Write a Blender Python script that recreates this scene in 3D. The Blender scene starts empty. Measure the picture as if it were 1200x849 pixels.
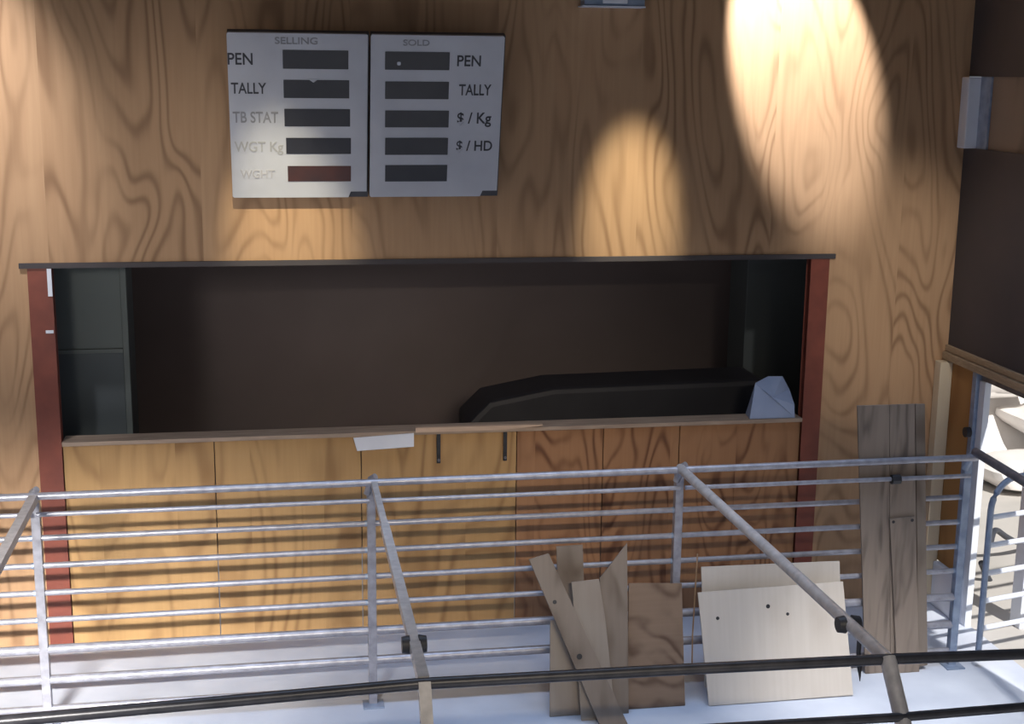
import bpy, bmesh, math, random
from mathutils import Vector, Matrix
random.seed(7)
sc = bpy.context.scene
COL = sc.collection
PI = math.pi

# ------------------------------------------------------------------ camera
F, PIT, YAW, ROL = 1607.3, 0.20947, 0.17523, 0.011844
CAM = Vector((-0.68627, -11.287, 4.8041))
fw = Vector((math.sin(YAW)*math.cos(PIT), math.cos(YAW)*math.cos(PIT), -math.sin(PIT)))
r0 = Vector((math.cos(YAW), -math.sin(YAW), 0)); u0 = r0.cross(fw)
rt = r0*math.cos(ROL) + u0*math.sin(ROL); up = -r0*math.sin(ROL) + u0*math.cos(ROL)
cd = bpy.data.cameras.new('camera'); cam = bpy.data.objects.new('camera', cd); COL.objects.link(cam)
cd.sensor_width = 36; cd.lens = F*36/1200; cd.clip_end = 200
M = Matrix((rt, up, -fw)).transposed().to_4x4(); M.translation = CAM
cam.matrix_world = M; sc.camera = cam

# ------------------------------------------------------------------ view, world, lights
vs = sc.view_settings
vs.view_transform = 'Standard'; vs.look = 'None'; vs.gamma = 1; vs.use_curve_mapping = False
vs.exposure = 0.0
w = bpy.data.worlds.new('world'); sc.world = w; w.use_nodes = True
bg = w.node_tree.nodes['Background']
bg.inputs[0].default_value = (0.84, 0.89, 1.0, 1); bg.inputs[1].default_value = 0.30

def aim(o, tgt):
    o.rotation_euler = (Vector(tgt)-o.location).to_track_quat('-Z', 'Y').to_euler()
def spot(name, loc, tgt, power, deg, blend, color=(1, .93, .82), rad=.05):
    l = bpy.data.lights.new(name, 'SPOT'); o = bpy.data.objects.new(name, l); COL.objects.link(o)
    l.energy = power; l.spot_size = math.radians(deg); l.spot_blend = blend; l.color = color
    l.shadow_soft_size = rad; o.location = loc; aim(o, tgt); return o
def area(name, loc, tgt, power, sx, sy, color, spread=180):
    l = bpy.data.lights.new(name, 'AREA'); o = bpy.data.objects.new(name, l); COL.objects.link(o)
    l.shape = 'RECTANGLE'; l.size = sx; l.size_y = sy; l.energy = power; l.color = color
    l.spread = math.radians(spread); o.location = loc; aim(o, tgt); return o
# the sun outside the yard door
sl = bpy.data.lights.new('sun', 'SUN'); so = bpy.data.objects.new('sun', sl); COL.objects.link(so)
sl.energy = 5.0; sl.angle = math.radians(1.0); sl.color = (1, .96, .9)
so.rotation_euler = Vector((-.15, .80, -.75)).to_track_quat('-Z', 'Y').to_euler()
# unseen fills added over lane, walls and room, and the yard lamps
area('lane_fill', (1.4, -2.8, 6.6), (1.4, -2.6, 0), 68, 7.0, 2.0, (.56, .72, 1.0), 75)  # unseen bluish fill, added to light the floor more than the wall
area('strip_fill_left', (-4.4, -12.2, 5.95), (-2.45, -0.9, 0.0), 68, 2.6, .10, (1, .96, .90), 20)  # unseen light added to imitate the washed-out glare at lower left
area('strip_fill', (0.7, -12.2, 5.95), (1.25, -0.2, 0.9), 15, 3.0, .10, (1, .86, .66), 27)  # unseen light added behind the camera, flattened for crisp rail shadows
spot('lamp_right', (3.9, -6.0, 7.0), (4.0, -2.25, 0), 2500, 22, 1.0, (1, .97, .92), .15)
spot('lamp_far_left', (-3.2, -1.8, 7.0), (-3.02, 0, 4.45), 950, 40, 1.0, (.96, .96, 1.0), .1)
spot('lamp_under_boards', (-0.9, -2.6, 6.6), (-0.54, 0.0, 3.42), 900, 19, 1.0, (1, .90, .64), .03)
spot('lamp_middle', (2.36, -1.9, 7.0), (2.32, 0.0, 3.62), 1500, 16, 1.0, (1, .94, .72), .05)
spot('lamp_far_right', (3.10, -1.25, 7.1), (3.68, 0, 5.20), 1900, 31, .42, (.97, .97, 1.0), .02)
spot('corner_fill', (3.6, -5.5, 6.4), (4.75, 0, 2.95), 700, 22, 1.0, (1, .95, .88), .1)  # soft fill added to lift the wall near the right corner
spot('wash_fill', (-3.4, -7.2, 4.6), (-1.5, 0, 3.5), 620, 30, 1.0, (1, .95, .88), .5)  # unseen wash, added to raise the left part of the wall
area('room_fill', (1.0, .5, 3.8), (1.0, 3.0, 2.0), 9, 5.4, .3, (1, .93, .90))  # unseen fill, added to lift the dark room

# ------------------------------------------------------------------ helpers
def ray(px, py):
    return fw + rt*((px-600)/F) - up*((py-424.5)/F)
def at(px, py, ax, val):
    """the point of the place seen at (px, py) on the plane where axis ax = val"""
    d = ray(px, py); return CAM + d*((val-CAM[ax])/d[ax])
def atp(px, py, p0, n):
    d = ray(px, py); return CAM + d*((Vector(p0)-CAM).dot(n)/d.dot(n))

MATS = {}
def newmat(name):
    m = bpy.data.materials.new(name); m.use_nodes = True; MATS[name] = m
    nt = m.node_tree; return m, nt, nt.nodes['Principled BSDF']
def N(nt, t, **kw):
    n = nt.nodes.new(t)
    for k, v in kw.items(): setattr(n, k, v)
    return n
def math_(nt, op, a, b=None, c=None):
    n = N(nt, 'ShaderNodeMath', operation=op)
    for i, v in enumerate((a, b, c)):
        if v is None: continue
        if isinstance(v, (int, float)): n.inputs[i].default_value = v
        else: nt.links.new(v, n.inputs[i])
    return n.outputs[0]
def ramp(nt, fac, stops):
    r = N(nt, 'ShaderNodeValToRGB'); e = r.color_ramp.elements
    while len(e) < len(stops): e.new(.5)
    for i, (p, c) in enumerate(stops):
        e[i].position = p; e[i].color = (*c, 1)
    nt.links.new(fac, r.inputs[0]); return r.outputs[0]
def mixc(nt, fac, a, b, mode='MIX'):
    n = N(nt, 'ShaderNodeMix', data_type='RGBA', blend_type=mode)
    if isinstance(fac, (int, float)): n.inputs[0].default_value = fac
    else: nt.links.new(fac, n.inputs[0])
    for i, v in ((6, a), (7, b)):
        if isinstance(v, tuple): n.inputs[i].default_value = (*v, 1)
        else: nt.links.new(v, n.inputs[i])
    return n.outputs[2]

def noisy(name, c1, c2, scale=6, rough=.6, metal=0, bump=.0, stretch=(1, 1, 1), detail=4):
    m, nt, b = newmat(name)
    tc = N(nt, 'ShaderNodeTexCoord'); mp = N(nt, 'ShaderNodeMapping'); mp.inputs['Scale'].default_value = stretch
    nt.links.new(tc.outputs['Object'], mp.inputs[0])
    n = N(nt, 'ShaderNodeTexNoise'); n.inputs['Scale'].default_value = scale; n.inputs['Detail'].default_value = detail
    nt.links.new(mp.outputs[0], n.inputs['Vector'])
    nt.links.new(ramp(nt, n.outputs[0], [(.3, c1), (.7, c2)]), b.inputs['Base Color'])
    b.inputs['Roughness'].default_value = rough; b.inputs['Metallic'].default_value = metal
    if bump:
        bp = N(nt, 'ShaderNodeBump'); bp.inputs['Strength'].default_value = bump; bp.inputs['Distance'].default_value = .01
        nt.links.new(n.outputs[0], bp.inputs['Height']); nt.links.new(bp.outputs[0], b.inputs['Normal'])
    return m

def wood(name, light, dark, knot, nscale=1.2, lines=14, along=.30, across=1.0, sheet=0.0, axis='Z', contrast=.8, rough=.55, rnd=True, fine=.25):
    """rotary cut plywood / sawn timber: contour rings of a stretched noise, with fine fibres"""
    m, nt, b = newmat(name)
    tc = N(nt, 'ShaderNodeTexCoord'); sep = N(nt, 'ShaderNodeSeparateXYZ'); nt.links.new(tc.outputs['Object'], sep.inputs[0])
    x, y, z = sep.outputs
    if axis == 'Z': a_, g_ = x, z
    else: a_, g_ = z, x
    off = None
    if sheet:
        off = math_(nt, 'MULTIPLY', math_(nt, 'FLOOR', math_(nt, 'DIVIDE', math_(nt, 'ADD', x, 20.43), sheet)), 7.31)
    if rnd:
        oi = N(nt, 'ShaderNodeObjectInfo'); rr = math_(nt, 'MULTIPLY', oi.outputs['Random'], 37.0)
        off = rr if off is None else math_(nt, 'ADD', off, rr)
    cb = N(nt, 'ShaderNodeCombineXYZ')
    nt.links.new(math_(nt, 'MULTIPLY', a_, across), cb.inputs[0])
    if off is not None: nt.links.new(math_(nt, 'ADD', math_(nt, 'MULTIPLY', y, .6), off), cb.inputs[1])
    nt.links.new(math_(nt, 'MULTIPLY', g_, along), cb.inputs[2])
    n = N(nt, 'ShaderNodeTexNoise'); n.inputs['Scale'].default_value = nscale; n.inputs['Detail'].default_value = 2.2
    n.inputs['Roughness'].default_value = .42; n.inputs['Distortion'].default_value = .35
    nt.links.new(cb.outputs[0], n.inputs['Vector'])
    s = math_(nt, 'SINE', math_(nt, 'MULTIPLY', n.outputs[0], lines*2*PI))
    s = math_(nt, 'ADD', math_(nt, 'MULTIPLY', s, .5), .5)
    # strength of the figure drifts over the sheet
    n2 = N(nt, 'ShaderNodeTexNoise'); n2.inputs['Scale'].default_value = nscale*1.7; n2.inputs['Detail'].default_value = 3
    nt.links.new(cb.outputs[0], n2.inputs['Vector'])
    vein = math_(nt, 'POWER', s, 3.0)
    st = ramp(nt, n2.outputs[0], [(.36, (.12,)*3), (.62, (1,)*3)])
    veins = math_(nt, 'MULTIPLY', math_(nt, 'MULTIPLY', vein, st), contrast)
    # fibres
    cf = N(nt, 'ShaderNodeCombineXYZ')
    nt.links.new(math_(nt, 'MULTIPLY', a_, 22.0), cf.inputs[0]); nt.links.new(math_(nt, 'MULTIPLY', g_, .9), cf.inputs[2])
    if off is not None: nt.links.new(off, cf.inputs[1])
    nf = N(nt, 'ShaderNodeTexNoise'); nf.inputs['Scale'].default_value = 1.6; nf.inputs['Detail'].default_value = 4
    nt.links.new(cf.outputs[0], nf.inputs['Vector'])
    base = mixc(nt, ramp(nt, n2.outputs[0], [(.3, (0,)*3), (.7, (1,)*3)]), light, tuple(l*.75+d*.25 for l, d in zip(light, dark)))
    base = mixc(nt, math_(nt, 'MULTIPLY', ramp(nt, nf.outputs[0], [(.35, (0,)*3), (.75, (1,)*3)]), fine), base, dark)
    c = mixc(nt, veins, base, knot)
    nt.links.new(c, b.inputs['Base Color']); b.inputs['Roughness'].default_value = rough
    b.inputs['Specular IOR Level'].default_value = .25
    return m

PLY = wood('plywood_wall', (.52, .325, .185), (.34, .185, .095), (.17, .085, .042), nscale=1.0, lines=22, along=.30, across=1.1, sheet=1.2, rnd=False, contrast=.6)
PLYLOWR = wood('plywood_dado_red', (.39, .205, .105), (.26, .12, .06), (.10, .038, .02), nscale=1.5, lines=13, along=.4, across=1.2, sheet=0.61, rnd=False, contrast=.8)
PLYLOW = wood('plywood_dado', (.50, .31, .14), (.34, .19, .08), (.18, .085, .035), nscale=1.1, lines=13, along=.30, across=1.2, sheet=0.61, rnd=False, contrast=.6)
PLYSQ = wood('plywood_brown', (.26, .185, .135), (.16, .10, .07), (.08, .045, .03), nscale=2.2, lines=7, along=.9, across=.8, axis='X')
PALE = wood('plywood_pale', (.66, .60, .54), (.50, .44, .38), (.40, .33, .27), nscale=1.4, lines=3, along=.5, contrast=.35)
OFF1 = wood('offcut_tan', (.25, .205, .17), (.17, .13, .105), (.10, .07, .05), nscale=3, lines=4, along=.25, contrast=.7)
OFF2 = wood('offcut_light', (.33, .285, .245), (.25, .21, .18), (.20, .15, .12), nscale=2.2, lines=4, along=.35, contrast=.5)
GREYW = wood('weathered_plank', (.28, .225, .185), (.19, .15, .125), (.065, .05, .045), nscale=4, lines=4, along=.22, across=1.6, contrast=.6, fine=.3)
ORNG = wood('orange_timber', (.46, .25, .09), (.33, .15, .05), (.25, .10, .03), nscale=2, lines=5, along=.2)
CREAM = wood('cream_timber', (.72, .60, .43), (.60, .47, .30), (.45, .33, .2), nscale=2, lines=4, along=.2, contrast=.4)
EDGE = noisy('ply_edge', (.30, .21, .13), (.42, .31, .20), 14, .7, stretch=(1, 1, 8))
SILL = noisy('sill_timber', (.30, .22, .17), (.44, .33, .25), 9, .6, stretch=(.4, 3, 3))
SILLL = noisy('sill_timber_fresh', (.50, .35, .25), (.62, .45, .33), 9, .6, stretch=(.4, 3, 3))
STEEL = noisy('galvanised_steel', (.28, .28, .32), (.42, .42, .48), 16, .34, .35, detail=5)
STEELD = noisy('dull_steel', (.10, .10, .12), (.20, .20, .23), 10, .38, .35)
TIEST = noisy('pale_steel', (.42, .40, .40), (.60, .57, .56), 16, .4, .2, detail=5)  # paler steel for the tie bars and leaning posts
BLUE = noisy('blue_grey_steel', (.20, .26, .38), (.34, .41, .54), 10, .4, .2)
CLAMP = noisy('black_clamp', (.012, .012, .016), (.03, .03, .036), 20, .5)
BLACKR = noisy('dark_pipe', (.030, .030, .037), (.062, .06, .068), 12, .35, .2)
RED = noisy('red_oxide_paint', (.17, .042, .028), (.24, .062, .038), 5, .5)
BOARD = noisy('grey_white_board', (.50, .51, .56), (.58, .59, .64), 2.5, .45)
BEDGE = noisy('board_edge', (.05, .05, .06), (.08, .08, .09), 4, .6)
SCREEN = noisy('display_window', (.020, .020, .028), (.030, .030, .038), 4, .35)
SCRRED = noisy('display_window_reddish', (.10, .032, .024), (.035, .024, .026), 2.4, .35)  # faint red light in this window painted into its colour
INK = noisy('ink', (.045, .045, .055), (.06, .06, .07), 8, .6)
INK2 = noisy('ink_grey_glare', (.24, .24, .26), (.33, .33, .35), 8, .6)  # mid grey headings; on TB STAT, glare painted into the ink
INK3 = noisy('ink_pale_glare', (.38, .38, .39), (.46, .46, .47), 8, .6)  # glare over the WGT Kg row painted as paler ink
INK4 = noisy('ink_faint_glare', (.44, .43, .45), (.51, .50, .53), 8, .6)  # glare over the last row painted as ink close to the board
DARKW = noisy('dark_sheet', (.055, .048, .052), (.075, .062, .064), 1.2, .7)
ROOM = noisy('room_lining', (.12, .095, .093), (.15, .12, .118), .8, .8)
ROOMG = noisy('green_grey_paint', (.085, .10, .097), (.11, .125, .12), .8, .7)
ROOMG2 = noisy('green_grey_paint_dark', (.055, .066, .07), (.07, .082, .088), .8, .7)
BLACK = noisy('black_vinyl', (.018, .018, .026), (.026, .026, .034), 3, .6)
PAPER = noisy('white_paper', (.68, .70, .78), (.78, .80, .87), 3, .6)
PBLUE = noisy('pale_blue_plastic', (.30, .38, .58), (.38, .46, .66), 3, .5)
CONC = noisy('pale_concrete', (.50, .54, .64), (.66, .70, .79), 1.6, .55, bump=.15, detail=7)
GROUND = noisy('sunlit_ground', (.48, .46, .43), (.60, .57, .54), 1.2, .9)
ROCK = noisy('pale_rock', (.74, .70, .67), (.84, .82, .80), 2.2, .9, bump=.3)
ROCKB = noisy('brown_rock', (.20, .13, .09), (.30, .21, .16), 4, .9)
WHITE = noisy('white_paint', (.66, .70, .80), (.76, .80, .88), 3, .5)
RUB = noisy('black_rubber_hose', (.03, .035, .05), (.05, .055, .07), 6, .5)
TWINE = noisy('twine', (.36, .22, .12), (.46, .30, .18), 20, .8)
ROOF = noisy('roof_sheet', (.16, .15, .15), (.22, .21, .20), 2, .7)

def link(name, me, mat, parent=None):
    o = bpy.data.objects.new(name, me); COL.objects.link(o)
    if mat is not None:
        for mm in (mat if isinstance(mat, (list, tuple)) else [mat]): me.materials.append(mm)
    if parent is not None:
        o.parent = parent
    return o
def local(parent):
    return parent.matrix_world.inverted() if parent is not None else Matrix.Identity(4)
def obj(name, bm, mat, parent=None, smooth=False, bevel=0):
    """bm in world coordinates; the mesh is kept in its parent's frame"""
    bmesh.ops.recalc_face_normals(bm, faces=bm.faces)
    if bevel:
        bmesh.ops.bevel(bm, geom=[e for e in bm.edges if e.calc_face_angle(0) > .5], offset=bevel, segments=2, affect='EDGES', profile=.6)
    if parent is not None:
        top = parent; chain = Matrix.Identity(4)
        while top is not None: chain = top.matrix_basis @ chain; top = top.parent
        bm.transform(chain.inverted())
    me = bpy.data.meshes.new(name); bm.to_mesh(me); bm.free()
    if smooth:
        for p in me.polygons: p.use_smooth = True
        if hasattr(me, 'set_sharp_from_angle'): me.set_sharp_from_angle(angle=math.radians(40))
    return link(name, me, mat, parent)
def thing(name, label, cat, loc=(0, 0, 0), group=None):
    o = bpy.data.objects.new(name, None); COL.objects.link(o); o.location = loc; o.empty_display_size = .1
    return tag(o, label, cat, group)
def tag(o, label, cat, group=None):
    o['label'] = label; o['category'] = cat
    if group: o['group'] = group
    return o
def struct(o):
    o['kind'] = 'structure'; return o
def box(bm, lo, hi):
    vs_ = [bm.verts.new((x, y, z)) for x in (lo[0], hi[0]) for y in (lo[1], hi[1]) for z in (lo[2], hi[2])]
    for f in ((0, 1, 3, 2), (4, 6, 7, 5), (0, 4, 5, 1), (2, 3, 7, 6), (0, 2, 6, 4), (1, 5, 7, 3)):
        bm.faces.new([vs_[i] for i in f])
    return bm
def boxes(*bs):
    bm = bmesh.new()
    for lo, hi in bs: box(bm, lo, hi)
    return bm
def prism(poly, vec, bm=None):
    """polygon (world points) extruded by vec"""
    bm = bm or bmesh.new(); v = Vector(vec)
    a = [bm.verts.new(p) for p in poly]; b = [bm.verts.new(Vector(p)+v) for p in poly]; n = len(a)
    bm.faces.new(a); bm.faces.new(b[::-1])
    for i in range(n): bm.faces.new((a[i], b[i], b[(i+1) % n], a[(i+1) % n]))
    return bm
def tube(path, r, seg=14, bm=None, square=False):
    bm = bm or bmesh.new(); path = [Vector(p) for p in path]; rings = []
    for i, p in enumerate(path):
        a = path[max(i-1, 0)]; b = path[min(i+1, len(path)-1)]; t = (b-a).normalized()
        ref = Vector((0, 0, 1)) if abs(t.z) < .9 else Vector((0, 1, 0))
        s = t.cross(ref).normalized(); q = s.cross(t)
        n = 4 if square else seg; ph = PI/4 if square else 0; k = math.sqrt(2) if square else 1
        rr = r[i] if isinstance(r, (list, tuple)) else r
        rings.append([bm.verts.new(p + (s*math.cos(ph+2*PI*j/n) + q*math.sin(ph+2*PI*j/n))*rr*k) for j in range(n)])
    for A, B in zip(rings, rings[1:]):
        n = len(A)
        for j in range(n): bm.faces.new((A[j], A[(j+1) % n], B[(j+1) % n], B[j]))
    bm.faces.new(rings[0][::-1]); bm.faces.new(rings[-1])
    return bm

# ------------------------------------------------------------------ the setting
XW, XC = -4.6, 5.31            # plywood wall from left to the corner
ZS, ZT = 1.79, 3.255           # opening: sill and head
# floor
struct(obj('floor', boxes(((-9, -9.5, -.15), (XC+.06, .06, 0))), CONC))
struct(obj('ground', boxes(((XC+.06, -14, -.2), (24, 16, -.05))), GROUND))
# plywood wall: above the opening and beside it
PL = at(28, 420, 1, 0).x; PR = at(968, 380, 1, 0).x
xl0, xl1 = -2.60, -2.415       # left red post
xr0, xr1 = 3.955, 4.125         # right red post
struct(obj('wall_back', boxes(((XW, 0, ZT), (XC, .06, 7.2)), ((XW, 0, 0), (xl0, .06, ZT)), ((xr1, 0, 0), (XC, .06, ZT))), PLY))
# low wall under the sill: sheets butted between the posts
seams = [xl1, -1.2, 0.02, at(605, 560, 1, .02).x, at(707, 520, 1, .02).x, at(796, 520, 1, .02).x, xr0]
struct(obj('wall_front', boxes(*[((a+.004, .02, 0), (b-.004, .06, ZS-.035)) for a, b in zip(seams[:4], seams[1:4])]), PLYLOW, bevel=.002))
struct(obj('wall_front', boxes(*[((a+.004, .02, 0), (b-.004, .06, ZS-.035)) for a, b in zip(seams[3:], seams[4:])]), PLYLOWR, bevel=.002))
struct(obj('trim_1', boxes(((xl0-.06, -.022, ZT-.03), (xr1+.05, .10, ZT+.012))), DARKW))
# roof and closing walls of the shed
struct(obj('ceiling', boxes(((-9, -14.0, 7.2), (XC+.3, 5.2, 7.3))), ROOF))
struct(obj('wall_left', boxes(((-9.1, -9.5, 0), (-9, .06, 7.2))), PLY))
struct(obj('wall_beside', boxes(((-9, .0, 0), (XW-.002, .06, 7.2))), PLY))
# right side wall: dark sheets, a window slot and the yard door
def sidebox(y0, y1, z0, z1, t=.06, x=XC): return ((x, y0, z0), (x+t, y1, z1))
struct(obj('wall_right', boxes(sidebox(-9.5, .06, 4.80, 7.2), sidebox(-9.5, -3.2, 0, 4.80), sidebox(-3.2, .06, 2.43, 4.19)), DARKW))
struct(obj('trim_2', boxes(sidebox(-3.2, .0, 2.375, 2.43, .09, XC-.03)), EDGE, bevel=.006))
struct(obj('trim_3', boxes(sidebox(-3.2, .0, 2.30, 2.368, .12, XC-.05)), EDGE, bevel=.008))
struct(obj('trim_4', boxes(sidebox(-3.2, -.62, 2.235, 2.296, .12, XC+.01)), STEELD, bevel=.006))
# window slot in the side wall: white strip shaped to catch light, plywood blind
struct(obj('trim_5', boxes(((XC-.085, -.165, 4.19), (XC+.04, -.03, 4.795))), PAPER, bevel=.012))
struct(obj('trim_6', boxes(sidebox(-.34, -.171, 4.19, 4.80, .04, XC+.02)), BLUE, bevel=.006))
struct(obj('window_1', boxes(sidebox(-3.2, -.343, 4.19, 4.80, .03, XC+.04)), OFF1))
# corner timbers beside the yard door and the low kerb
struct(obj('trim_7', boxes(((XC-.12, -.12, 0), (XC-.002, -.01, 2.29))), CREAM, bevel=.006))
struct(obj('trim_8', boxes(((XC-.0, -.52, .42), (XC+.06, -.01, 2.29))), ORNG, bevel=.006))
struct(obj('trim_9', boxes(((XC-.05, -.62, 0), (XC+.07, -.125, .419))), WHITE, bevel=.02))
# door frame of the yard door
dj = obj('door_1', boxes(((XC-.03, -.60, 0), (XC+.03, -.53, 2.30))), BLUE, bevel=.006); struct(dj)
struct(obj('trim_10', boxes(((XC-.0, -.70, 0), (XC+.06, -.603, 2.235))), WHITE, bevel=.006))
k = tag(obj('door_latch', tube([(XC-.075, -.56, 1.76), (XC-.03, -.56, 1.76)], .045, 16), CLAMP, smooth=True), 'small round black latch on the blue-grey door jamb', 'latch')

# dark room behind the long opening
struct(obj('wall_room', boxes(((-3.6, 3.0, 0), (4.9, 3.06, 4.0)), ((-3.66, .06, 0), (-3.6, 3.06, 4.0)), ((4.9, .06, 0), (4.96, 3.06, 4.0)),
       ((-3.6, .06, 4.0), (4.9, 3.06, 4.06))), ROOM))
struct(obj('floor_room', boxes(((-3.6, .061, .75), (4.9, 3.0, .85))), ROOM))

# red oxide posts either side of the opening
def red_post(x0, x1, ytop, label, strips):
    t = thing('steel_post', label, 'post', ((x0+x1)/2, .03, 0), 'red posts of the long opening')
    bm = boxes(((x0, -.012, 0), (x1, -.002, ZT-.031)), ((x0, .085, 0), (x1, .095, ZT-.031)), (((x0+x1)/2-.006, -.002, 0), ((x0+x1)/2+.006, .085, ZT-.031)))
    obj('column', bm, RED, t)
    for lo, hi in strips: obj('white_mark', boxes((lo, hi)), PAPER, t, bevel=.001)['label'] = 'white mark on the red paint'
    return t
red_post(xl0, xl1, 0, 'red oxide steel post at the left end of the long dark opening',
         [((xl1-.035, -.02, 3.0), (xl1-.001, -.012, 3.222)), ((xl1-.07, -.02, 2.70), (xl1-.01, -.012, 2.725))])
red_post(xr0, xr1, 0, 'red oxide steel post at the right end of the long dark opening', [])

# sill
t = thing('window_sill', 'long weathered timber sill along the bottom of the dark opening', 'sill', (.8, .0, ZS-.03))
obj('sill_board', boxes(((xl1+.003, -.025, ZS-.033), (xr0-.003, .20, ZS+.002))), SILL, t, bevel=.004)
xa, xb = at(487, 497, 1, -.03).x, at(636, 494, 1, -.03).x
bm = prism([(xa, -.04, ZS-.012), (xb-.35, -.04, ZS-.012), (xb, -.04, ZS+.012), (xb, -.04, ZS+.022), (xa, -.04, ZS+.03)], (0, .05, 0))
for v in bm.verts: v.co.z += 0.004; v.co.y -= .0
tag(obj('timber_batten', bm, SILLL), 'thin fresh-cut pale timber batten lying along the sill', 'batten')

# paper strip under the sill and two slotted brackets
xa, xb = at(414, 512, 1, -.04).x, at(485, 512, 1, -.04).x
bm = prism([(xa, -.045, ZS-.035), (xa+.03, -.045, ZS-.15), (xb, -.045, ZS-.13), (xb, -.045, ZS-.012)], (0, .012, 0))
tag(obj('paper_notice', bm, PAPER), 'white paper strip fixed to the front edge of the sill', 'notice')
for px, y1, lab in ((514, 543, 'left one of the two thin black brackets below the sill'), (592, 540, 'right one of the two thin black brackets below the sill')):
    x = at(px, 520, 1, -.0).x; zb = at(px, y1, 1, -.0).z
    o = thing('shelf_bracket', lab, 'bracket', (x, 0, zb), 'black brackets below the sill')
    obj('upright', boxes(((x-.016, -.012, zb), (x+.016, .019, ZS-.034))), CLAMP, o, bevel=.003)
    obj('bolt', tube([(x, -.02, zb+.03), (x, -.011, zb+.03)], .012, 10), STEELD, o, smooth=True)

# pale blue folded thing on the sill
def P(px, py, y): return at(px, py, 1, y)
zt = ZS+.003
def onz(px, py, y):
    v = at(px, py, 1, y); return v
a0 = Vector((at(879, 481, 1, .0).x, .0, zt)); a1 = Vector((at(932, 481, 1, .0).x, -.0, zt)); a2 = a1+Vector((-.02, .2, 0)); a3 = a0+Vector((.03, .2, 0))
b0 = at(885, 449, 1, .03); m0 = at(906, 466, 1, -.005); e1 = at(931, 474, 1, .01)
c0 = at(900, 441, 1, .11); c1 = at(917, 441, 1, .13); c2 = at(925, 456, 1, .14)
bm = bmesh.new(); V = [bm.verts.new(v) for v in (a0, a1, a2, a3, b0, m0, e1, c0, c1, c2)]
for f in ((0, 1, 6, 5, 4), (4, 5, 7), (5, 8, 7), (5, 9, 8), (5, 6, 9), (1, 2, 9, 6), (2, 3, 8, 9), (3, 7, 8), (3, 0, 4, 7), (0, 3, 2, 1)): bm.faces.new([V[i] for i in f])
tag(obj('plastic_cover', bm, PBLUE, bevel=.003), 'pale blue faceted plastic cover standing at the right end of the sill', 'cover')

# things inside the dark room
x0, x1 = at(40, 400, 1, .5).x, at(151, 400, 1, .5).x
t = thing('cupboard', 'tall green-grey cupboard standing inside the left end of the opening', 'cupboard', (x0, .5, .85))
zc = at(100, 412, 1, .5).z
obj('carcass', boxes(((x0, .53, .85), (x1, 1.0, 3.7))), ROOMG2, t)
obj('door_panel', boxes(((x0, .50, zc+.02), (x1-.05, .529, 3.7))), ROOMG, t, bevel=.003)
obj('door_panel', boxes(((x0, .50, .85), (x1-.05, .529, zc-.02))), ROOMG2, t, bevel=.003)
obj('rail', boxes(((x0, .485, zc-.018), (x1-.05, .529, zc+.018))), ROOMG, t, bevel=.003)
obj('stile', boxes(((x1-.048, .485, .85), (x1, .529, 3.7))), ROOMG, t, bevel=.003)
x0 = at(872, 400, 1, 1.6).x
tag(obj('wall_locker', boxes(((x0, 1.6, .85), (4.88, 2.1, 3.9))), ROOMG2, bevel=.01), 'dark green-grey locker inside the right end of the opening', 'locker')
xq = at(545, 460, 1, 1.0).x
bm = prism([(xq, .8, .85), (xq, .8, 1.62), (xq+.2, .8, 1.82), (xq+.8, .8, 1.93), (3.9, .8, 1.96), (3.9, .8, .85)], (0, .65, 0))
tag(obj('settee', bm, BLACK, bevel=.05), 'low black settee shape inside the dark opening, right of centre', 'settee')

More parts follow.
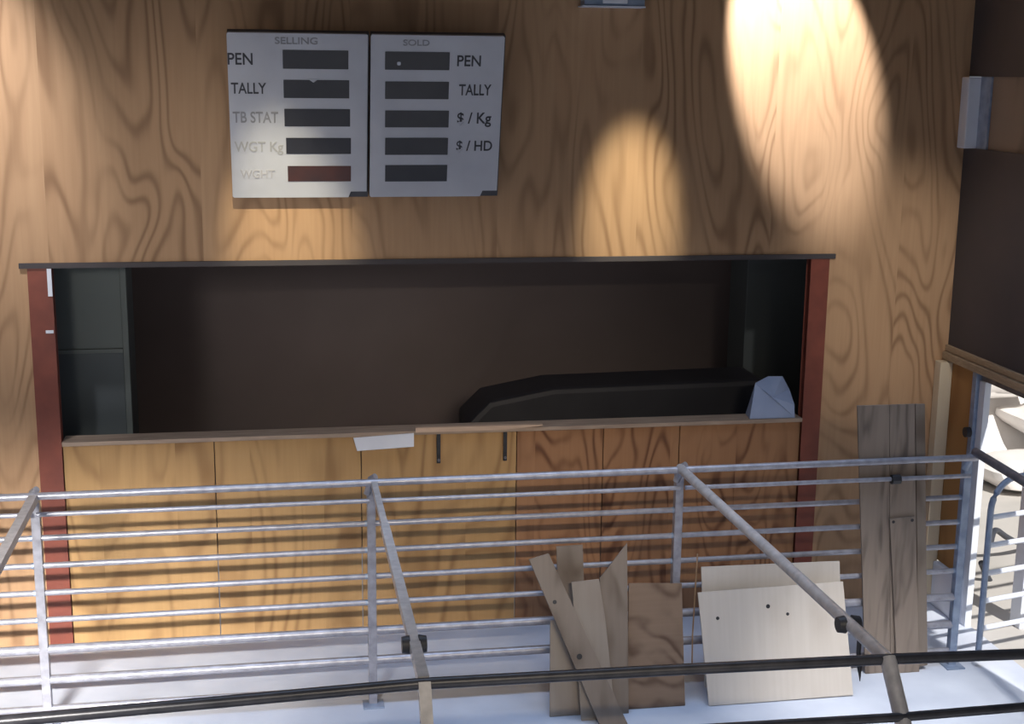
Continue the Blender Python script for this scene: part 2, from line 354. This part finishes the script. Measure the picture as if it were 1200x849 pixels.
# ------------------------------------------------------------------ the two display boards
font_cache = {}
def text_mesh(s, h):
    c = bpy.data.curves.new('lettering', 'FONT'); c.body = s; c.size = h/.73; c.extrude = .0015; c.offset = h*.018
    c.align_x = 'LEFT'; o = bpy.data.objects.new('lettering', c); COL.objects.link(o)
    me = bpy.data.meshes.new_from_object(o.evaluated_get(bpy.context.evaluated_depsgraph_get()))
    bpy.data.objects.remove(o); return me
def board(corn, label, rows, wx, texts, tab, extra=None):
    tl, tr, bl, br = [at(px, py, 1, y) for (px, py), y in zip(corn, (-.42, -.42, -.06, -.06))]
    ex = ((tr-tl)+(br-bl)); W = ex.length/2; ex.normalize()
    ey = ((tl-bl)+(tr-br)); H = ey.length/2; ey.normalize(); ez = ex.cross(ey); ey = ez.cross(ex)
    o = thing('display_board', label, 'sign', group='display boards above the opening')
    Mx = Matrix((ex, ey, ez)).transposed().to_4x4(); cen = (tl+tr+bl+br)/4
    Mx.translation = cen - ex*W/2 - ey*H/2; o.matrix_basis = Mx
    def uv(px, py):
        p = atp(px, py, cen, ez); d = p-Mx.translation; return d.dot(ex), d.dot(ey)
    def lbox(name, u0, u1, v0, v1, w0, w1, mat, bev=0):
        bm = boxes(((u0, v0, w0), (u1, v1, w1)))
        if bev: bmesh.ops.bevel(bm, geom=list(bm.edges), offset=bev, segments=2, affect='EDGES')
        bmesh.ops.recalc_face_normals(bm, faces=bm.faces)
        me = bpy.data.meshes.new(name); bm.to_mesh(me); bm.free(); return link(name, me, mat, o)
    # the face with its notched lower right corner
    tu0, tv0 = uv(*tab[0]); tu1, tv1 = uv(*tab[1]); tv0 = min(tv0, H); 
    bm = bmesh.new(); r = .012
    prism([(0, r, 0), (r, 0, 0), (tu0, 0, 0), (tu0+.02, tv0, 0), (W, tv0, 0), (W, H-r, 0), (W-r, H, 0), (r, H, 0), (0, H-r, 0)], (0, 0, .03), bm)
    bmesh.ops.recalc_face_normals(bm, faces=bm.faces)
    me = bpy.data.meshes.new('face'); bm.to_mesh(me); bm.free(); link('face', me, BOARD, o)
    lbox('backing', .004, W+.012, -.008, H-.004, -.09, -.001, BEDGE)
    for i, (ya, yb, xa, xb) in enumerate(rows):
        u0, v1 = uv(xa, ya); u1, v0 = uv(xb, yb)
        lbox('display_window', u0, u1, v0, v1, .0305, .034, SCRRED if (extra == 'red' and i == 4) else SCREEN, .0016)
        if extra == 'red' and i == 1:
            un, vn = uv(367, 92); bm = prism([(un-.045, vn+.008, .0305), (un, vn-.022, .0305), (un+.045, vn+.008, .0305)], (0, 0, .005))
            bmesh.ops.recalc_face_normals(bm, faces=bm.faces); me = bpy.data.meshes.new('notch'); bm.to_mesh(me); bm.free(); link('label_tag', me, BOARD, o)
    if extra == 'dot':
        un, vn = uv(467, 73); lbox('indicator_light', un-.014, un+.014, vn-.014, vn+.014, .034, .040, PAPER, .004)
    for s, px0, px1, pyb, pyt, mat in texts:
        u0, v0 = uv(px0, pyb); u1, v1 = uv((px0+px1)/2, pyt); u1 = uv(px1, (pyb+pyt)/2)[0]
        me = text_mesh(s, v1-v0)
        xs = [v.co.x for v in me.vertices]; ww = max(xs)-min(xs); k_ = (u1-u0)/ww
        mn = min(xs)
        for v in me.vertices: v.co.x = (v.co.x-mn)*k_+u0; v.co.y = v.co.y+v0; v.co.z = v.co.z+.0325
        me.materials.clear(); link('lettering', me, mat, o)
    # hangers back to the wall
    for u in (.12, W-.12):
        p = Mx @ Vector((u, H-.1, -.09)); q = Vector((p.x, -.001, p.z+.02))
        obj('hanger', tube([p, q], .012, 8), STEELD, o, smooth=True)
    return o
board([(263, 36), (429, 40), (275, 231), (431, 229)], 'grey-white display board with PEN, TALLY and glare-paled TB STAT lettering on its left side',
      [(57, 80, 331, 408), (92, 114, 332, 409), (126, 147, 333, 410), (160, 179, 335, 411), (193, 211, 337, 411)], None,
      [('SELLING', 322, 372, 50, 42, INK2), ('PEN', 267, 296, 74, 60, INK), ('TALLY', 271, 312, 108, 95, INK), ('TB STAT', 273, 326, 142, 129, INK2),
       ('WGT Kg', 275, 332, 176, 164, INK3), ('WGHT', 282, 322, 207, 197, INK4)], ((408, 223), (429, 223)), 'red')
board([(433, 40), (588, 41), (434, 229), (584, 229)], 'grey-white display board with PEN, TALLY, $ / Kg, $ / HD lettering on its right side',
      [(59, 81, 451, 526), (94, 115, 451, 525), (128, 148, 451, 525), (160, 180, 451, 524), (192, 211, 451, 523)], None,
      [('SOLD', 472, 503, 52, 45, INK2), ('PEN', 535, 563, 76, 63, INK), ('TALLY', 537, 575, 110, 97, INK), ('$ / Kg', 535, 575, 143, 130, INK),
       ('$ / HD', 534, 576, 175, 163, INK)], ((562, 222), (583, 222)), 'dot')

# fitting at the top edge of the picture
xa, xb, zb = at(683, 9, 1, -.1).x, at(754, 9, 1, -.1).x, at(720, 9, 1, -.1).z
t = thing('wall_light', 'small white and blue box light fitting on the plywood at the top edge', 'light fitting', ((xa+xb)/2, -.05, zb))
obj('housing', boxes(((xa, -.15, zb+.012), (xb, -.002, zb+.22))), BLUE, t, bevel=.01)
obj('lens', boxes(((xa+.15, -.17, zb+.03), (xb-.15, -.151, zb+.2))), PAPER, t, bevel=.008)
obj('lip', boxes(((xa-.02, -.17, zb), (xb, -.002, zb+.011))), WHITE, t)

# ------------------------------------------------------------------ far rail fence
YF, YN, H = -1.469, -5.0696, 1.80
RZ = [1.80, 1.67, 1.46, 1.25, 1.04, .83, .60, .36, .13]
RR = [.027, .018, .022, .022, .022, .022, .034, .034, .026]
PX = [-2.405, 0.0, 2.39, 4.80]
t = thing('rail_fence', 'long galvanised steel rail fence with nine rails standing in front of the plywood wall', 'fence', (1.2, YF, 0))
obj('top_rail', tube([(-5.2, YF-.055, RZ[0]), (4.83, YF-.055, RZ[0]+.02)], RR[0], 16), STEEL, t, smooth=True)
ends = [-5.2]+PX
for z, r in list(zip(RZ, RR))[1:]:
    for a, b in zip(ends, ends[1:]):
        yy = YF+.045 if z != RZ[1] else YF-.055
        obj('rail', tube([(a+.02, yy, z), (b-.02, yy, z)], r, 12), STEEL, t, smooth=True)
for i, x in enumerate(PX):
    pm = BLUE if i == 3 else STEEL
    p = obj('post', boxes(((x-.032, YF+.012, 0), (x+.032, YF+.078, H-.03))), pm, t, bevel=.006)
    obj('base_plate', boxes(((x-.08, YF-.06, 0), (x+.08, YF+.09, .012))), BLUE, p, bevel=.002)
    # saddle that carries the tie bar
    obj('saddle', tube([(x-.03, YF+.02, H-.10), (x+.0, YF-.005, H+.02), (x+.03, YF-.03, H+.05)], [.026, .03, .024], 10), pm, t, smooth=True)
    for z in RZ[2:6]:
        obj('bolt', tube([(x-.05, YF+.045, z), (x-.03, YF+.045, z)], .024, 8), BLUE, p, smooth=True)
obj('rail_clamp', tube([(at(1046, 548, 1, YF).x-.035, YF-.068, RZ[1]), (at(1046, 548, 1, YF).x+.035, YF-.068, RZ[1])], .040, 8), CLAMP, t, smooth=True)
tw = at(814, 700, 1, YF-.05).x
tag(obj('twine', tube([(tw+.01, YF-.045, 1.12), (tw+.004, YF-.047, .8), (tw-.004, YF-.05, .45), (tw, YF-.055, .2)], .006, 6), TWINE, smooth=True), 'thin tan twine hanging down beside the middle fence post', 'twine')

# ------------------------------------------------------------------ near rail and tie bars
t = thing('near_rail', 'dark steel guard rail crossing the bottom of the picture in front', 'rail', (1.2, YN, 0))
def rpt(px, py): return at(px, py, 1, YN)
pts = [rpt(-140, 855), rpt(0, 846), rpt(260, 823), rpt(490, 802), rpt(760, 787), rpt(1040, 773), rpt(1330, 762)]
obj('top_rail', tube(pts, .029, 16), BLACKR, t, smooth=True)
pts2 = [at(x, y, 1, YN-.22) for x, y in ((700, 862), (1055, 841), (1200, 829), (1330, 821))]
obj('lower_rail', tube(pts2, .024, 14), BLACKR, t, smooth=True)
nx = [rpt(497, 803), rpt(1040, 773)]
for i, p in enumerate(nx):
    q = at(500, 849, 0, p.x) if i == 0 else at(1058, 849, 0, p.x)
    d = (q-p); foot = p + d*((0-p.z)/d.z)
    foot.y = max(foot.y, -7.2)
    obj('leaning_post', tube([p+Vector((0, 0, .01)), foot], .030 if i == 0 else .042, 14, square=(i == 0)), TIEST, t, smooth=(i == 1))
lx = rpt(-300, 866).x
obj('leaning_post', tube([(lx, YN, H), (lx, YN-1.2, 0)], .03, 12), STEELD, t, smooth=True)
obj('leaning_post', tube([(4.9, YN, H), (4.9, YN-1.2, 0)], .03, 12), STEELD, t, smooth=True)

def tie(a, b, mat, label, square, cl=None, pin=False, sleeve=None, rad=None):
    a, b = Vector(a), Vector(b)
    t = thing('tie_bar', label, 'pipe', a, 'steel tie bars over the lane')
    obj('pipe', tube([a, b], rad or .022, 14, square=square), mat, t, smooth=not square)
    if sleeve:
        obj('sleeve', tube([a.lerp(b, sleeve), a.lerp(b, .995)], .028, 14, square=True), mat, t)
    if cl:
        f, = cl[:1]; p = a.lerp(b, f)
        for s in (-1, 1):
            obj('clamp', tube([p+Vector((s*.024, 0, -.005)), p+Vector((s*.065, 0, -.005))], [.05, .043], 18), CLAMP, t, smooth=True)
    if pin:
        p = a.lerp(b, pin)+Vector((.01, 0, -.02))
        c = obj('drop_pin', tube([p, p+Vector((.0, 0, -.10)), p+Vector((.01, 0, -.17)), p+Vector((.02, 0, -.27))], [.014, .013, .016, .002], 8), CLAMP, t, smooth=True)
        obj('cross_pin', tube([p+Vector((-.05, 0, -.155)), p+Vector((.03, 0, -.165))], .007, 6), CLAMP, c, smooth=True)
    return t
def ends_(px, py, qx, qy, y0=YF-.03): return at(px, py, 1, y0), at(qx, qy, 1, YN)
a, b = ends_(438, 566, 497, 801); tie(a, b, TIEST, 'square steel tie bar rising from the second fence post at centre left', True, (.86,), sleeve=.30)
a, b = ends_(797, 549, 1040, 773); tie(a, b, TIEST, 'long round steel tie bar running diagonally down past the pale plywood sheet', False, (.865,), pin=.90, rad=.036)
a, b = at(40, 583, 1, YF-.03), at(-92, 830, 1, YN); tie(a, b, TIEST, 'short end of a steel tie bar at the left edge of the picture', True, rad=.030)
a, b = at(1143, 530, 1, YF-.03), at(1480, 735, 1, YN); tie(a, b, STEELD, 'dark steel tie bar at the right edge above the gate', False, None, rad=.036)

# ------------------------------------------------------------------ swing gate in the yard doorway
g0 = Vector((5.0, -1.50, 0)); ang = math.radians(14); gd = Vector((math.cos(ang), math.sin(ang), 0))
t = thing('yard_gate', 'pale steel tube gate with a rounded corner in the yard doorway', 'gate', g0)
def gp(s, z): return g0+gd*s+Vector((0, 0, z))
gt = 1.62
arc = [gp(.26-.26*math.cos(a), gt-.26+.26*math.sin(a)) for a in [i*PI/16 for i in range(9)]]
obj('frame', tube([gp(0, .06), gp(0, .6)]+arc+[gp(2.3, gt), gp(2.4, gt)], .026, 14), BLUE, t, smooth=True)
for z in (1.30, 1.06, .82, .58, .34):
    obj('gate_rail', tube([gp(.0, z), gp(2.4, z)], .022, 12), WHITE, t, smooth=True)
obj('upright', tube([gp(2.4, .06), gp(2.4, gt)], .026, 12), BLUE, t, smooth=True)

# outside: steel post, hoses, rock bank
t = tag(obj('yard_post', boxes(((5.83, -.72, -.05), (6.0, -.55, 1.66))), WHITE, bevel=.01), 'pale blue-white square post standing outside behind the gate', 'post')
def hose(pts_, lab):
    return tag(obj('rubber_hose', tube(pts_, .03, 10), RUB, smooth=True), lab, 'hose', 'dark hoses outside the gate')
random.seed(3)
def arcp(c, rx, rz, a0, a1, n=14):
    return [Vector((c[0]+rx*math.cos(a0+(a1-a0)*i/n), c[1]+.25*math.sin(i*.5), c[2]+rz*math.sin(a0+(a1-a0)*i/n))) for i in range(n+1)]
def hpx(lst, y0, y1):
    n_ = len(lst)-1; c_ = [at(px, py, 1, y0+(y1-y0)*i/n_) for i, (px, py) in enumerate(lst)]
    out = []
    for i in range(n_):                       # smooth the bends
        p0, p1, p2, p3 = c_[max(i-1, 0)], c_[i], c_[i+1], c_[min(i+2, n_)]
        for k_ in range(6):
            t_ = k_/6; out.append(.5*((2*p1)+(p2-p0)*t_+(2*p0-5*p1+4*p2-p3)*t_*t_+(3*p1-p0-3*p2+p3)*t_**3))
    return out+[c_[-1]]
hose(hpx([(1160, 640), (1166, 622), (1180, 630), (1194, 636), (1215, 634)], .5, 1.1), 'short dark hose sagging outside the gate, the upper of the three')
hose(hpx([(1150, 660), (1157, 676), (1166, 690), (1180, 693), (1210, 690)], .3, .8), 'dark hose curving down outside the gate, the middle one of the three')
hose(hpx([(1162, 708), (1176, 702), (1188, 708), (1200, 716), (1225, 716)], .0, .4), 'dark hose arching over near the ground outside the gate, the lowest of the three')

# rock bank: stepped ledges of pale stone with brown undercuts
def ledge(name, c, size, seed, mat, lab=None, cat=None, grp=None):
    bm = bmesh.new(); bmesh.ops.create_icosphere(bm, subdivisions=3, radius=1)
    rnd = random.Random(seed); ph = [rnd.uniform(0, 6) for _ in range(6)]
    for v in bm.verts:
        p = v.co.copy(); k = 1+.12*math.sin(3*p.x+ph[0])*math.cos(2.5*p.y+ph[1])+.10*math.sin(5*p.z+ph[2]+2*p.x)
        q = Vector([math.copysign(abs(c_)**.55, c_) for c_ in p])*k
        v.co = Vector((c[0]+q.x*size[0], c[1]+q.y*size[1], c[2]+q.z*size[2]))
    o = obj(name, bm, mat, smooth=True)
    if lab: tag(o, lab, cat, grp)
    return o
n = 0
for r_ in range(6):
    z = .15+r_*.46; y = 3.4+r_*.46
    for c_ in range(4):
        x = 8.2+c_*1.30+(r_ % 2)*.62
        ledge('pale_rock', (x+random.uniform(-.04, .04), y+random.uniform(-.08, .08), z+random.uniform(-.02, .02)), (.56, .5, .17), n, ROCK,
              'pale sunlit rock in the bank outside the yard door', 'rock', 'pale rocks in the bank outside')
        n += 1
struct(obj('ground_bank', prism([(6.8, 3.5, -.1), (6.8, 6.8, 3.0), (6.8, 9, 3.0), (6.8, 9, -.1)], (9, 0, 0)), ROCK))

# ------------------------------------------------------------------ leaning timber
def slab(name, poly, yb, yt, ztop, th, mat, label, cat, group=None, bevel=.002, holes=()):
    """board whose front lies on the plane through (y=yb, z=0) and (y=yt, z=ztop)"""
    n = Vector((0, -ztop, -(yb-yt)*-1)); 
    tdir = Vector((0, yt-yb, ztop)).normalized(); n = Vector((1, 0, 0)).cross(tdir); n = -n if n.y > 0 else n
    pts_ = []
    for px, py in poly:
        p = atp(px, py, (0, yb, 0), n)
        if p.z < 0.002:
            q = at(px, py, 2, 0.002); p = Vector((p.x, yb, .002))
        pts_.append(p)
    bm = prism(pts_, -n*th)
    mnz = min(v.co.z for v in bm.verts)
    if mnz < 0:
        for v in bm.verts:
            if v.co.z < 0: v.co.z = .0015
    o = obj(name, bm, mat, bevel=bevel); tag(o, label, cat, group)
    # give it an origin at its foot
    c = sum((v.co for v in o.data.vertices), Vector())/len(o.data.vertices); c.z = 0
    o.data.transform(Matrix.Translation(-c)); o.location = c
    for hx, hy, hr in holes:
        h = atp(hx, hy, (0, yb, 0), n); bm = tube([h+n*.0015, h-n*.002], hr, 12)
        obj('knot', bm, CLAMP, o)
    return o
G = 'timber offcuts leaning on the fence'
slab('timber_offcut', [(737, 684), (799, 684), (803, 829), (735, 832)], -1.83, -1.60, .95, .018, PLYSQ, 'square brown plywood offcut leaning right of the pile of offcuts', 'offcut', G)
slab('timber_offcut', [(645, 728), (690, 724), (694, 858), (645, 862)], -1.86, -1.59, 1.0, .016, OFF2, 'low pale board at the back left of the offcut pile', 'offcut', G)
slab('timber_offcut', [(652, 641), (683, 639), (689, 846), (660, 848)], -1.68, -1.53, 1.2, .014, OFF1, 'flat-topped brown offcut standing behind the leaning plank', 'offcut', G)
slab('timber_offcut', [(703, 678), (735, 637), (737, 842), (700, 846)], -1.89, -1.61, 1.2, .016, OFF1, 'offcut with a pointed triangular top', 'offcut', G)
slab('timber_offcut', [(670, 683), (702, 679), (710, 730), (722, 860), (682, 862)], -1.96, -1.66, 1.2, .016, OFF2, 'pale square-topped offcut in the middle of the pile', 'offcut', G)
slab('timber_plank', [(620, 656), (643, 649), (736, 858), (704, 866)], -2.06, -1.72, 1.2, .022, OFF1, 'long narrow plank leaning diagonally across the offcut pile', 'plank', G, holes=((650, 706, .016), (679, 770, .022)))
slab('plywood_sheet', [(822, 665), (984, 658), (988, 800), (826, 806)], -1.66, -1.545, 1.0, .012, PALE, 'pale plywood sheet behind, its top edge showing above the front sheet', 'plywood sheet', 'pale plywood sheets', holes=((981, 694, .014),))
slab('plywood_sheet', [(818, 695), (988, 682), (1000, 815), (831, 828)], -1.87, -1.60, 1.0, .016, PALE, 'large pale plywood sheet leaning in front of the other pale sheet', 'plywood sheet', 'pale plywood sheets', holes=((841, 725, .014), (900, 711, .017), (923, 720, .013)))
# weathered planks behind the top rails
G = 'weathered planks standing against the fence'
slab('weathered_plank', [(1005, 476), (1042, 475), (1043, 790), (1014, 792)], YF-.026, YF-.026, 2.3, .020, GREYW, 'leftmost tall weathered grey plank standing against the fence', 'plank', G)
slab('weathered_plank', [(1042.5, 475), (1072, 474), (1075.5, 788), (1043.5, 789)], YF-.026, YF-.026, 2.3, .020, GREYW, 'tall dark weathered plank with a shorter plank over its lower half', 'plank', G)
slab('weathered_plank', [(1043, 609), (1073, 606), (1077, 792), (1051, 794)], YF-.052, YF-.052, 1.5, .022, GREYW, 'shorter weathered plank starting halfway up, beside the leftmost plank', 'plank', G, holes=((1047, 612, .013), (1069, 610, .014)))
slab('weathered_plank', [(1073, 474), (1084, 474), (1087, 780), (1076, 782)], YF-.026, YF-.026, 2.3, .020, OFF1, 'narrow pale-edged plank, rightmost of the standing planks', 'plank', G)
